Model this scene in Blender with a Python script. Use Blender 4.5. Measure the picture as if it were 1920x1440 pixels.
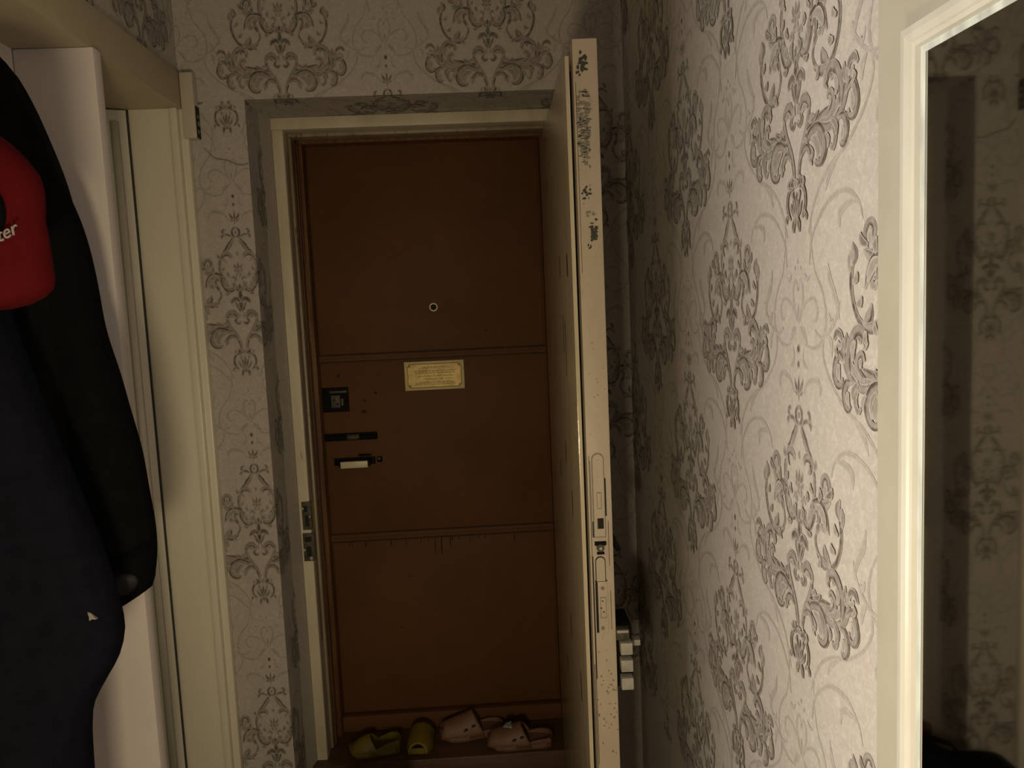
import bpy, bmesh, math, random
from mathutils import Vector, Matrix
random.seed(7)
scene = bpy.context.scene
for o in list(bpy.data.objects): bpy.data.objects.remove(o)
COL = scene.collection
H = 1.48                      # camera height above the floor

# ------------------------------------------------------------------ camera
F, PITCH, YAW, ROLL = 1486.6, 0.1015, 0.0414, -0.0447
cam_d = bpy.data.cameras.new('camera'); cam = bpy.data.objects.new('camera', cam_d); COL.objects.link(cam)
cam_d.sensor_fit = 'HORIZONTAL'; cam_d.sensor_width = 36.0; cam_d.lens = 36.0 * F / 1920.0
cam_d.clip_start = 0.02
fw = Vector((math.sin(YAW) * math.cos(PITCH), math.cos(YAW) * math.cos(PITCH), -math.sin(PITCH)))
rt = fw.cross(Vector((0, 0, 1))).normalized(); up = rt.cross(fw)
c, s = math.cos(ROLL), math.sin(ROLL)
r2, u2 = c * rt + s * up, -s * rt + c * up
M = Matrix((r2, u2, -fw)).transposed().to_4x4(); M.translation = Vector((0, 0, H))
cam.matrix_world = M
scene.camera = cam

# ------------------------------------------------------------------ world, lights, exposure
world = bpy.data.worlds.new('dim_interior'); scene.world = world; world.use_nodes = True
bg = world.node_tree.nodes['Background']; bg.inputs[0].default_value = (1.0, 0.80, 0.58, 1); bg.inputs[1].default_value = 0.006
def area(name, loc, target, sx, sy, power, col):
    l = bpy.data.lights.new(name, 'AREA'); l.shape = 'RECTANGLE'; l.size = sx; l.size_y = sy; l.energy = power; l.color = col
    o = bpy.data.objects.new(name, l); COL.objects.link(o); o.location = loc
    o.rotation_euler = (Vector(target) - Vector(loc)).to_track_quat('-Z', 'Y').to_euler()
    return o
# lamp in the side room, shining through the doorway left of the viewer
area('side_room_lamp', (-1.60, 0.24, H - 0.15), (0.41, 0.24, H - 0.20), 0.44, 0.60, 54, (1.0, 0.915, 0.81))
# dimmer warm light, unseen, set beside the camera to light what faces it
area('camera_side_light', (-0.17, 0.0, H - 0.48), (-0.20, 2.1, H - 0.50), 0.14, 0.14, 8.6, (1.0, 0.80, 0.49))
scene.view_settings.view_transform = 'Standard'; scene.view_settings.look = 'None'
scene.view_settings.gamma = 1.0; scene.view_settings.use_curve_mapping = False
scene.view_settings.exposure = 0.0

# ------------------------------------------------------------------ materials
def new_mat(name):
    m = bpy.data.materials.new(name); m.use_nodes = True
    nt = m.node_tree; b = nt.nodes['Principled BSDF']
    return m, nt, b
def N(nt, t, **k):
    n = nt.nodes.new(t)
    for a, v in k.items(): setattr(n, a, v)
    return n
def L(nt, a, b): nt.links.new(a, b)
def noise(nt, scale, detail=4, rough=.55, vec=None, dist=0):
    n = N(nt, 'ShaderNodeTexNoise'); n.inputs['Scale'].default_value = scale; n.inputs['Detail'].default_value = detail
    n.inputs['Roughness'].default_value = rough; n.inputs['Distortion'].default_value = dist
    if vec is not None: L(nt, vec, n.inputs['Vector'])
    return n.outputs['Fac']
def ramp(nt, fac, stops):
    r = N(nt, 'ShaderNodeValToRGB'); e = r.color_ramp.elements
    e[0].position, e[0].color = stops[0][0], (*stops[0][1], 1); e[1].position, e[1].color = stops[-1][0], (*stops[-1][1], 1)
    for p, cc in stops[1:-1]:
        x = e.new(p); x.color = (*cc, 1)
    L(nt, fac, r.inputs['Fac']); return r.outputs['Color']
def mix(nt, fac, a, b, mode='MIX'):
    m = N(nt, 'ShaderNodeMix', data_type='RGBA', blend_type=mode)
    for sock, v in ((m.inputs[0], fac), (m.inputs[6], a), (m.inputs[7], b)):
        if hasattr(v, 'is_linked'): L(nt, v, sock)
        elif isinstance(v, tuple): sock.default_value = (*v, 1)
        else: sock.default_value = v
    return m.outputs[2]
def mrange(nt, v, a, b, c=0, d=1):
    m = N(nt, 'ShaderNodeMapRange'); m.inputs[1].default_value = a; m.inputs[2].default_value = b
    m.inputs[3].default_value = c; m.inputs[4].default_value = d; L(nt, v, m.inputs[0]); return m.outputs[0]
def mth(nt, op, a, b=0.0):
    m = N(nt, 'ShaderNodeMath', operation=op)
    for i, v in enumerate((a, b)):
        if hasattr(v, 'is_linked'): L(nt, v, m.inputs[i])
        else: m.inputs[i].default_value = v
    return m.outputs[0]
def bump(nt, b, h, strength=.3, dist=.002):
    n = N(nt, 'ShaderNodeBump'); n.inputs['Strength'].default_value = strength; n.inputs['Distance'].default_value = dist
    L(nt, h, n.inputs['Height']); L(nt, n.outputs[0], b.inputs['Normal'])
def pos(nt, scale=(1, 1, 1)):
    g = N(nt, 'ShaderNodeNewGeometry'); mp = N(nt, 'ShaderNodeMapping'); mp.inputs['Scale'].default_value = scale
    L(nt, g.outputs['Position'], mp.inputs['Vector']); return mp.outputs[0]

def wallpaper_mat():
    m, nt, b = new_mat('damask_wallpaper'); p = pos(nt)
    n1 = noise(nt, 95, 3, .6, p, 1.2); n2 = noise(nt, 7, 2, .5, p); n3 = noise(nt, 210, 2, .5, p, 2.0)
    base = ramp(nt, n1, [(.36, (.375, .345, .312)), (.52, (.410, .380, .345)), (.66, (.465, .435, .400))])
    base = mix(nt, mth(nt, 'MULTIPLY', n2, .35), base, (.405, .370, .325), 'MIX')
    fl = mrange(nt, n3, .66, .72)
    base = mix(nt, mth(nt, 'MULTIPLY', fl, .55), base, (.62, .60, .57))
    at = N(nt, 'ShaderNodeAttribute', attribute_name='tone')
    t2 = mth(nt, 'MINIMUM', mth(nt, 'MULTIPLY', at.outputs['Fac'], mrange(nt, noise(nt, 120, 2, .5, p), .3, .7, .72, 1.12)), 1.0)
    col = mix(nt, t2, base, (.068, .051, .038))
    L(nt, col, b.inputs['Base Color'])
    ro = mth(nt, 'SUBTRACT', .62, mth(nt, 'MULTIPLY', fl, .35)); L(nt, ro, b.inputs['Roughness'])
    b.inputs['Specular IOR Level'].default_value = .35
    hh = mth(nt, 'ADD', n1, mth(nt, 'MULTIPLY', at.outputs['Fac'], .6))
    bump(nt, b, hh, .22, .0012); return m
def paint(name, c1, c2, rough=.4, nscale=6, stretch=(1, 1, 1), bs=.15, spec=.5, bscale=90):
    m, nt, b = new_mat(name); p = pos(nt, stretch)
    n = noise(nt, nscale, 5, .6, p)
    L(nt, ramp(nt, n, [(.35, c2), (.62, c1)]), b.inputs['Base Color'])
    b.inputs['Roughness'].default_value = rough; b.inputs['Specular IOR Level'].default_value = spec
    bump(nt, b, noise(nt, bscale, 3, .6, p), bs, .002); return m
def cream_worn(name, c1, c2, dirt, amount, rough=.42, stretch=(1, 1, .25)):
    m, nt, b = new_mat(name); p = pos(nt, stretch)
    base = ramp(nt, noise(nt, 9, 5, .65, p), [(.33, c2), (.6, c1)])
    sp = mrange(nt, noise(nt, 42, 5, .7, p), amount, amount + .09)
    L(nt, mix(nt, sp, base, dirt), b.inputs['Base Color']); b.inputs['Roughness'].default_value = rough
    bump(nt, b, noise(nt, 30, 5, .65, p), .35, .002); return m
MT = {}
MT['paper'] = wallpaper_mat()
MT['cream'] = paint('cream_gloss_paint', (.70, .665, .545), (.64, .605, .485), .34, 5, (1, 1, .2), .12)
MT['beam'] = paint('darker_beam_tone', (.47, .405, .275), (.42, .36, .235), .45, 4)  # darker and yellower than the cream trim
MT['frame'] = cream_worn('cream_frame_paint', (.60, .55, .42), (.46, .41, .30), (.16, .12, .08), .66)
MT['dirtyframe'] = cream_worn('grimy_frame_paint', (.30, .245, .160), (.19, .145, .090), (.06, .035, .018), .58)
MT['edge'] = cream_worn('worn_door_edge_paint', (.49, .42, .325), (.425, .355, .265), (.30, .24, .16), .62, .5, (1, 1, .6))
MT['leaf'] = cream_worn('door_leaf_gloss', (.55, .48, .34), (.46, .40, .285), (.07, .055, .04), .70, .16, (1, 6, .5))
MT['plaster'] = paint('pinkish_plaster', (.66, .60, .57), (.62, .56, .525), .8, 3, (1, 1, 1), .12, .2, 60)
MT['ceil'] = paint('ceiling_whitewash', (.55, .50, .42), (.50, .45, .37), .9, 3)
MT['brown'] = paint('brown_door_paint', (.108, .048, .0185), (.088, .038, .0135), .62, 3.5, (1, 1, 1), .10, .18, 140)
MT['brownwood'] = paint('brown_worn_frame_wood', (.150, .072, .029), (.072, .031, .011), .55, 10, (6, 6, .35), .5, .25, 12)
MT['grooveshade'] = paint('dark_brown_groove_shade', (.034, .015, .006), (.020, .009, .004), .7, 60)  # near-black brown for the shade painted along the rail beads
MT['floorwood'] = paint('brown_floor_paint', (.085, .045, .022), (.060, .030, .014), .45, 9, (.4, 5, 5), .3)
MT['black'] = paint('black_void', (.006, .005, .004), (.004, .004, .003), .8)
MT['blackmetal'] = paint('blackened_iron', (.009, .008, .007), (.006, .005, .004), .7, 60, (1, 1, 1), .3, .08)
MT['chip'] = paint('bare_grey_chip', (.055, .052, .045), (.020, .020, .018), .7, 260, (1, 1, 3), .4)
MT['chip2'] = paint('faded_grey_chip', (.26, .235, .18), (.14, .13, .105), .7, 240, (1, 1, 3), .3)
MT['steel'] = paint('old_nickel', (.40, .385, .33), (.30, .285, .24), .35, 30, (1, 1, 1), .1)
MT['ringmetal'] = paint('bright_ring', (.80, .72, .60), (.74, .66, .54), .3, 30)
MT['rust'] = paint('corroded_strike', (.075, .065, .042), (.030, .026, .018), .6, 60, (1, 1, 1), .6)
MT['white_plastic'] = paint('yellowed_plastic', (.50, .445, .365), (.47, .415, .34), .45, 4)
MT['ivory'] = paint('ivory_plastic', (.58, .53, .37), (.55, .50, .34), .4, 9)
MT['mframe'] = paint('ivory_mirror_frame', (.49, .478, .415), (.45, .435, .37), .33, 18, (1, 1, .3), .25, .5, 45)
MT['mband'] = paint('duller_frame_band', (.365, .345, .275), (.335, .315, .245), .45, 10)
MT['jacket'] = paint('black_jacket_cloth', (.0045, .0045, .0040), (.0030, .0030, .0028), .85, 40, (1, 1, 1), .25, .06, 300)
MT['navy'] = paint('navy_cloth', (.0055, .0060, .0100), (.0038, .0042, .0072), .85, 40, (1, 1, 1), .25, .06, 300)
MT['lining'] = paint('cuff_lining', (.011, .0105, .0095), (.006, .0055, .005), .6, 30, (1, 1, 1), .4)
MT['red'] = paint('red_cap_cloth', (.085, .0035, .005), (.075, .003, .004), .85, 20, (1, 1, 1), .15, .1, 400)
MT['thread'] = paint('white_thread', (.33, .29, .28), (.29, .26, .25), .7)
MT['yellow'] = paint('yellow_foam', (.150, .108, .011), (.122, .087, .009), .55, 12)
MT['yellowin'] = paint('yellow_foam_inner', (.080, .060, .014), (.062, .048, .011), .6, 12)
MT['pink'] = paint('peach_foam', (.160, .084, .052), (.135, .070, .044), .55, 12)
MT['pinkdark'] = paint('clog_hole', (.03, .016, .010), (.02, .012, .008), .7)
MT['charm'] = paint('grey_charm', (.35, .33, .30), (.14, .13, .12), .3, 400)
def brass():
    m, nt, b = new_mat('brass_plate'); p = pos(nt)
    L(nt, ramp(nt, noise(nt, 45, 3, .5, p), [(.35, (.36, .255, .070)), (.65, (.50, .375, .130))]), b.inputs['Base Color'])
    b.inputs['Metallic'].default_value = .25; b.inputs['Roughness'].default_value = .45; return m
MT['brass'] = brass()
MT['brassedge'] = paint('pale_brass_edge', (.56, .46, .22), (.50, .40, .17), .4, 40)
MT['engrave'] = paint('engraved_ink', (.085, .048, .012), (.06, .034, .008), .6)
def mirror():
    m, nt, b = new_mat('aged_mirror_glass')
    b.inputs['Base Color'].default_value = (.58, .58, .565, 1); b.inputs['Metallic'].default_value = 1
    b.inputs['Roughness'].default_value = .035; return m
MT['mirror'] = mirror()
def glass_edge():
    m, nt, b = new_mat('mirror_bevel'); p = pos(nt, (1, 1, .2))
    L(nt, ramp(nt, noise(nt, 60, 2, .5, p), [(.4, (.36, .385, .355)), (.65, (.52, .55, .51))]), b.inputs['Base Color'])
    b.inputs['Roughness'].default_value = .2; return m
MT['bevel'] = glass_edge()
MT['lens'] = paint('dark_lens', (.012, .009, .003), (.008, .006, .002), .5, 6, (1, 1, 1), .1, .1)

# ------------------------------------------------------------------ mesh helpers
class MB:
    def __init__(s): s.v, s.f = [], []
    def add(s, vs, fs):
        o = len(s.v); s.v += [tuple(q) for q in vs]; s.f += [tuple(i + o for i in f) for f in fs]; return s
    def box(s, x0, x1, y0, y1, z0, z1):
        return s.add([(x0, y0, z0), (x1, y0, z0), (x1, y1, z0), (x0, y1, z0), (x0, y0, z1), (x1, y0, z1), (x1, y1, z1), (x0, y1, z1)],
                     [(3, 2, 1, 0), (4, 5, 6, 7), (0, 1, 5, 4), (1, 2, 6, 5), (2, 3, 7, 6), (3, 0, 4, 7)])
    def prism(s, pts, axis, a, b):
        """extrude a 2D outline along an axis (0,1,2)"""
        def P(p, t):
            q = list(p); q.insert(axis, t); return tuple(q)
        n = len(pts)
        fs = [tuple(range(n - 1, -1, -1)), tuple(range(n, 2 * n))] + [(i, (i + 1) % n, n + (i + 1) % n, n + i) for i in range(n)]
        return s.add([P(p, a) for p in pts] + [P(p, b) for p in pts], fs)
    def cyl(s, c, axis, r, h, n=20, r2=None):
        r2 = r if r2 is None else r2; A = 'xyz'.index(axis)
        vs = []
        for k, (rr, t) in enumerate(((r, 0), (r2, h))):
            for i in range(n):
                a = 2 * math.pi * i / n; q = [rr * math.cos(a), rr * math.sin(a)]; q.insert(A, t)
                vs.append((c[0] + q[0], c[1] + q[1], c[2] + q[2]))
        return s.add(vs, [tuple(range(n - 1, -1, -1)), tuple(range(n, 2 * n))] + [(i, (i + 1) % n, n + (i + 1) % n, n + i) for i in range(n)])
    def ring(s, c, axis, R, r, n=28, k=8):
        A = 'xyz'.index(axis); vs = []; fs = []
        for i in range(n):
            a = 2 * math.pi * i / n
            for j in range(k):
                b = 2 * math.pi * j / k; rr = R + r * math.cos(b)
                q = [rr * math.cos(a), rr * math.sin(a)]; q.insert(A, r * math.sin(b))
                vs.append((c[0] + q[0], c[1] + q[1], c[2] + q[2]))
                fs.append((i * k + j, ((i + 1) % n) * k + j, ((i + 1) % n) * k + (j + 1) % k, i * k + (j + 1) % k))
        return s.add(vs, fs)
    def loft(s, rings, cap=True, closed=True):
        n = len(rings[0]); vs = [q for r in rings for q in r]; fs = []
        for i in range(len(rings) - 1):
            for j in range(n if closed else n - 1):
                fs.append((i * n + j, i * n + (j + 1) % n, (i + 1) * n + (j + 1) % n, (i + 1) * n + j))
        if cap: fs += [tuple(range(n - 1, -1, -1)), tuple(range((len(rings) - 1) * n, len(rings) * n))]
        return s.add(vs, fs)
    def build(s, name, mat, parent=None, bev=0, smooth=False, origin=True, segs=2):
        me = bpy.data.meshes.new(name)
        xs, ys, zs = zip(*s.v)
        o0 = Vector(((min(xs) + max(xs)) / 2, (min(ys) + max(ys)) / 2, min(zs))) if origin else Vector((0, 0, 0))
        me.from_pydata([tuple(Vector(q) - o0) for q in s.v], [], s.f)
        bm = bmesh.new(); bm.from_mesh(me)
        bmesh.ops.recalc_face_normals(bm, faces=bm.faces)
        if bev: bmesh.ops.bevel(bm, geom=[e for e in bm.edges if len(e.link_faces) == 2 and e.calc_face_angle(0) > .5], offset=bev, segments=segs, affect='EDGES', profile=.6, clamp_overlap=True)
        bm.to_mesh(me); bm.free()
        me.materials.append(MT[mat])
        if smooth or bev:
            for pl in me.polygons: pl.use_smooth = True
            if not smooth: 
                try: me.set_sharp_from_angle(angle=.7)
                except Exception: pass
        o = bpy.data.objects.new(name, me); COL.objects.link(o)
        if parent is not None:
            o.parent = parent; o.location = o0 - (parent.location if parent.get('_w', 1) else Vector())
        else: o.location = o0
        return o
def tag(o, label, cat, group=None):
    o['label'] = label; o['category'] = cat
    if group: o['group'] = group
    return o
def struct(o): o['kind'] = 'structure'; return o
def empty(name, loc, rz=0, local=False):
    o = bpy.data.objects.new(name, None); COL.objects.link(o); o.location = loc; o.rotation_euler = (0, 0, rz); o.empty_display_size = .05
    if local: o['_w'] = 0
    return o
def fin(o):
    if '_w' in o: del o['_w']
    return o
def crom(pts, step):
    """Catmull-Rom through points of any dimension, resampled"""
    P = [Vector(p) for p in pts]; out = []
    P = [P[0] * 2 - P[1]] + P + [P[-1] * 2 - P[-2]]
    for i in range(1, len(P) - 2):
        a, b, c_, d = P[i - 1:i + 3]; n = max(2, int((Vector(b[:2]) - Vector(c_[:2])).length / step))
        for k in range(n):
            t = k / n
            out.append(.5 * (2 * b + (c_ - a) * t + (2 * a - 5 * b + 4 * c_ - d) * t * t + (3 * b - a - 3 * c_ + d) * t ** 3))
    out.append(P[-2]); return out

# ------------------------------------------------------------------ room dimensions
R, YW, XL = 0.4127, 2.1205, -0.727          # right wall, end wall, left wall plane
XA, XB, ZA = -0.565, 0.275, H + 0.548       # doorway recess
YF, YD, ZS = 2.32, 2.50, H - 1.36           # inner frame plane, outer door plane, threshold top
ZC = 2.62                                   # ceiling
XN = -0.860                                 # back of coat niche / closet door recess
ZSOF = H + 0.525                            # soffit over niche and closet door

struct(MB().box(-1.1, .62, -1.6, 2.62, -.06, 0).build('floor', 'floorwood', origin=False))
struct(MB().box(-1.1, .62, -1.6, 2.62, ZC, ZC + .06).build('ceiling', 'ceil', origin=False))
w_right = struct(MB().box(R, R + .14, -1.6, 2.62, 0, ZC).build('wall_right', 'paper', origin=False))
w_back = struct(MB().box(-.98, XA, YW, 2.62, 0, ZC).box(XB, R, YW, 2.62, 0, ZC).box(XA, XB, YW, 2.62, ZA, ZC).prism([(XA - .001, YF - .075), (-.5500, YF - .002), (-.5500, YF + .02), (XA - .001, YF + .02)], 2, 0, ZA + .001).build('wall_back', 'paper', origin=False))
w_left = struct(MB().box(-1.0, XL, -1.6, YW, H + .612, ZC).build('wall_left', 'paper', origin=False))
struct(MB().box(-1.0, XN, .62, 1.612, 0, ZSOF).box(-1.0, XN, -1.6, -.35, 0, ZSOF).build('wall_niche', 'plaster', origin=False))
struct(MB().box(-1.0, .62, -1.7, -1.6, 0, ZC).build('wall_rear', 'plaster', origin=False))
struct(MB().box(XN, -.708, 1.612, 1.645, 0, ZSOF).build('wall_partition', 'plaster', bev=.004, origin=False))
# beam / head casing over niche and closet doorway
struct(MB().box(-1.0, XL + .012, -1.6, YW, ZSOF, H + .612).build('trim_1', 'beam', bev=.003, origin=False))
# jamb of the closet doorway, facing the camera, and the narrow casing at the corner
jamb = struct(MB().box(-.846, -.742, 2.088, YW, 0, ZSOF).build('trim_2', 'cream', bev=.002, origin=False))
struct(MB().box(-.742, -.724, 2.080, YW, 0, ZSOF).box(-.724, -.705, 2.096, YW, 0, ZSOF).build('trim_3', 'cream', bev=.003, origin=False))
# closet door in its recess
d1 = struct(MB().box(-.96, -.896, 1.645, 2.028, 0, ZSOF - .004).build('door_1', 'cream', bev=.002, origin=False))
def child_of_struct(mb, name, mat, par, **k): return mb.build(name, mat, par, **k)
MB().prism([(-.850, 2.0835), (-.900, 2.062), (-.900, 2.010), (-.940, 2.010), (-.940, 2.087), (-.850, 2.087)], 2, 0, ZSOF - .003).build('splayed_lining', 'cream', d1)
MB().prism([(-.866, 2.0765), (-.866, 2.068), (-.870, 2.0625), (-.877, 2.0605), (-.882, 2.0640), (-.882, 2.0695)], 2, 0, ZSOF - .032).build('lining_bead', 'cream', d1, smooth=True)
MB().box(-.8505, -.8455, 2.0835, 2.0876, 0, ZSOF - .006).build('gap_crack', 'chip', d1)

# ------------------------------------------------------------------ wallpaper ornaments
# half-ornament in millimetres: x to the right of its axis, v downward from the topmost dot
DARK = [  # (points (x,v,width), tone, style)
 ([(0,66,2),(0,52,4),(0,38,1.5)],.9,0), ([(2,60,3),(9,52,4.5),(13,42,1.5)],.85,0), ([(2,64,3),(8,62,4),(13,58,1.5)],.7,0), ([(0,62,3),(0,74,1.5)],.7,0),
 ([(0,82,10),(0,78,6)],.8,0), ([(0,80,4.5),(7,84,4.5),(9.5,92,4.5),(7,101,4.5),(0,104,4.5)],.9,0), ([(0,88,4),(0,96,4)],.65,0),
 ([(11,104,3),(20,98,4.5),(30,97,5),(34,90,5),(30,84,4),(26,87,3)],.8,0), ([(28,97,4),(36,102,5),(35,109,2)],.75,0),
 ([(7,105,3),(12,116,7),(20,126,8),(29,138,7),(38,148,5),(43,157,2)],.95,1), ([(8,110,2),(16,128,4),(25,140,3)],.6,0),
 ([(38,152,3),(45,165,5),(47,183,5),(44,198,5),(38,209,3)],.9,1), ([(44,160,3),(50,152,5),(50,145,2)],.7,0),
 ([(45,160,3),(37,149,7),(27,146,8),(18,150,7),(15,158,4)],.9,1), ([(0,142,2),(0,147,4),(0,153,1.5)],.7,0),
 ([(0,197,2),(0,184,6),(0,168,1.5)],.75,0), ([(2,188,3),(8,180,5),(10,171,1.5)],.7,0), ([(2,192,3),(8,190,5),(13,186,1.5)],.65,0),
 ([(42,206,3),(58,200,6),(76,192,6),(88,178,6),(86,165,6),(77,160,6),(69,167,6),(70,177,5),(76,180,2)],.95,1),
 ([(56,202,3),(74,200,9),(92,190,2)],.7,1), ([(74,190,3),(79,176,7),(76,168,3)],.4,0),
 ([(34,216,3),(43,206,8),(56,200,9),(69,202,9),(79,212,7),(84,224,5),(88,234,2)],1.0,1), ([(64,214,4),(74,218,8),(72,230,8),(62,228,4)],.5,0),
 ([(62,224,4),(57,232,7),(52,242,3)],.85,0),
 ([(39,202,4),(43,214,8),(39,228,8),(29,240,8),(18,238,7),(15,228,6),(21,222,3)],.95,1), ([(30,216,4),(32,226,7),(24,232,5)],.5,0),
 ([(0,224,2),(0,236,8),(0,249,2)],.9,0), ([(3,246,3),(9,234,7),(13,220,2)],.75,0), ([(20,212,2),(14,206,6),(8,212,4),(12,218,2)],.6,0), ([(2,206,3),(5,200,5),(3,194,2)],.5,0),
 ([(108,194,3),(117,208,4.5),(120,225,5),(117,243,5),(108,262,5),(96,273,6),(84,276,3)],.9,0),
 ([(119,206,4),(112,194,10),(117,180,2)],.85,1), ([(122,214,3),(124,200,6),(121,190,2)],.6,0),
 ([(92,275,4),(79,264,10),(74,250,2)],.9,1), ([(92,276,4),(72,277,9),(52,266,2)],.9,1), ([(96,274,5),(100,286,8),(98,296,2)],.75,0),
 ([(52,240,2.5),(49,252,3.5),(53,262,3.5),(60,269,2.5)],.75,0),
 ([(0,238,3),(0,262,10),(0,282,7),(0,298,1.5)],.95,0), ([(1,272,4),(10,262,8),(20,267,8),(25,275,2)],.9,0), ([(14,270,3),(7,286,5),(1,298,2)],.8,0),
 ([(39,316,4),(37,306,9),(29,299,10),(21,298,10),(14,304,8),(11,313,5)],1.0,1), ([(34,310,3),(24,307,7),(18,313,4)],.5,0),
 ([(11,311,4),(17,320,7),(10,327,7),(3,321,4)],.85,0), ([(4,312,3),(6,304,5),(5,298,2)],.5,0),
 ([(38,312,4),(37,322,7),(32,335,8),(24,348,8),(15,362,7),(9.5,378,6.5),(7.5,396,6),(8,413,5)],.95,1),
 ([(30,340,4),(45,338,11),(62,334,11),(80,329,8),(95,324,2)],1.0,1), ([(38,330,3),(46,325,7),(52,328,3)],.6,0),
 ([(56,340,4),(78,344,11),(94,345,12),(110,341,12),(123,333,11),(132,320,10),(137,305,9),(139,290,4)],1.0,1),
 ([(70,336,3),(95,337,8),(115,326,9),(126,308,6),(130,296,2)],.55,0),
 ([(139,296,4),(144,287,6),(154,285,7),(162,294,3)],.8,0), ([(136,308,4),(130,296,7),(131,284,2)],.65,0), ([(140,300,3),(148,300,6),(152,294,2)],.5,0),
 ([(134,320,4),(148,311,8),(157,321,8),(160,337,8),(152,349,7),(142,347,6),(140,338,3)],.95,1), ([(148,322,4),(150,334,8),(147,342,4)],.45,0),
 ([(116,342,4),(130,344,8),(136,356,8),(134,369,7),(127,376,6),(120,370,3)],.95,1), ([(126,354,4),(127,364,7),(123,370,3)],.45,0),
 ([(102,348,3),(109,362,7),(103,375,6),(96,369,3)],.65,0), 
 ([(26,358,4),(40,346,9),(58,341,11),(73,347,11),(82,362,10),(81,376,9),(72,386,8),(61,389,6),(55,380,3)],1.0,1),
 ([(44,352,4),(58,357,12),(66,369,12),(62,380,4)],.5,0), ([(70,352,3),(75,366,5),(70,378,3)],.4,0), ([(40,360,3),(48,370,7),(48,378,2)],.45,0),
 ([(14,370,3),(24,361,7),(35,361,8),(42,371,6),(38,378,3)],.95,1), ([(84,352,3),(92,362,6),(90,372,2)],.5,0),
 ([(86,336,4),(98,331,8),(105,321,8),(101,310,7),(93,307,6),(88,315,3)],.85,1), ([(96,324,3),(97,316,6),(93,314,3)],.4,0),
 ([(122,332,4),(124,313,8),(119,297,9),(110,284,9),(99,280,9),(89,286,8),(85,297,5),(90,302,2)],1.0,1),
 ([(52,206,4),(66,206,9),(76,216,8),(80,226,3)],.45,0), ([(48,214,3),(58,212,6),(60,222,5),(54,226,2)],.75,0), ([(80,186,3),(94,180,7),(98,170,2)],.75,0), ([(62,196,3),(66,186,7),(62,178,2)],.7,0),
 ([(22,206,3),(28,200,6),(26,192,2)],.7,0), ([(44,190,3),(38,186,5),(36,178,2)],.6,0), ([(30,168,2),(36,162,5),(34,154,2)],.5,0), ([(8,218,3),(14,226,7),(10,236,3)],.6,0), ([(24,246,3),(32,250,6),(38,246,2)],.7,0), ([(106,250,3),(98,250,7),(94,242,2)],.7,0), ([(114,226,3),(106,222,6),(104,214,2)],.6,0), ([(66,270,3),(64,280,6),(58,284,2)],.65,0), ([(84,280,3),(86,290,6),(80,296,2)],.6,0),
 ([(108,292,3),(114,304,8),(112,316,3)],.45,0), ([(150,314,3),(156,306,6),(152,300,2)],.55,0), ([(44,332,3),(58,328,6),(66,322,2)],.8,0), ([(100,340,4),(112,350,7),(114,362,2)],.7,0), ([(60,346,3),(70,356,6),(74,370,3)],.6,0), ([(22,352,3),(30,350,5),(36,352,2)],.6,0), ([(48,386,3),(44,378,6),(50,372,3)],.6,0),
 ([(15,410,4),(11,420,9),(3,418,5)],.95,0), ([(3,412,3),(0,424,6)],.7,0),
 ([(9,424,3),(20,425,5),(27,435,5),(28,447,5),(24,458,5),(17,465,3)],.9,0), ([(25,456,3),(31,464,5),(30,470,1.5)],.8,0), ([(20,426,3),(24,418,5),(20,412,2)],.6,0),
 ([(0,468,3),(0,450,6),(0,430,2)],.9,0), ([(1,462,3),(6,446,5),(9,433,2)],.85,0), ([(3,464,3),(12,454,5),(17,443,2)],.75,0), ([(8,440,4),(11,432,5),(8,428,2)],.6,0),
 ([(3,464,5),(8,472,7),(9,483,3)],.9,0), ([(0,466,9),(0,472,5)],.8,0),
]
DOTS = [(0,1,5.4,1.0),(0,22,4.6,.85),(0,503,3.2,.45),(9,512,2.6,.35),(0,540,3,.4)]
PALE = [
 ([(1,-32,3),(8,-48,5),(15,-66,5),(14,-84,5),(7,-92,5),(2,-84,3)],.30), ([(0,-60,2),(0,-50,5),(0,-38,1)],.42),
 ([(2,-33,3),(12,-50,4),(30,-64,5),(48,-66,5),(58,-52,5),(52,-38,5),(44,-40,3)],.27),
 ([(6,-30,2),(16,-22,11),(27,-6,3)],.30), ([(20,-6,2),(44,-2,5),(64,-8,6),(77,-22,6),(81,-45,5),(74,-70,4),(62,-88,4),(52,-100,3),(44,-122,3),(40,-150,3),(41,-178,3)],.30),
 ([(17,-2,2),(14,12,4),(20,24,7),(28,24,3)],.26), ([(17,62,3),(22,50,4),(36,41,8),(54,39,9),(64,48,7),(62,60,2)],.27),
 ([(75,-18,3),(73,6,4),(92,36,4.5),(130,66,5),(168,82,6),(200,104,5),(222,134,4),(232,160,3)],.30), ([(150,76,3),(172,92,8),(184,112,2)],.26),
 ([(94,156,2),(103,136,4),(128,120,6),(160,120,6),(192,134,5),(222,166,4),(230,200,3)],.28), ([(106,134,3),(128,134,8),(146,142,9),(148,160,2)],.26),
 ([(178,200,2),(172,222,9),(158,244,8),(150,268,3)],.28), ([(148,246,2),(156,266,5),(178,286,5),(200,292,4),(216,284,4)],.27), ([(176,262,3),(170,274,7),(166,268,2)],.24),
 ([(86,-20,3),(94,-12,9),(96,6,2)],.24), ([(20,-100,2),(28,-92,6),(36,-96,2)],.22),
]
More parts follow.
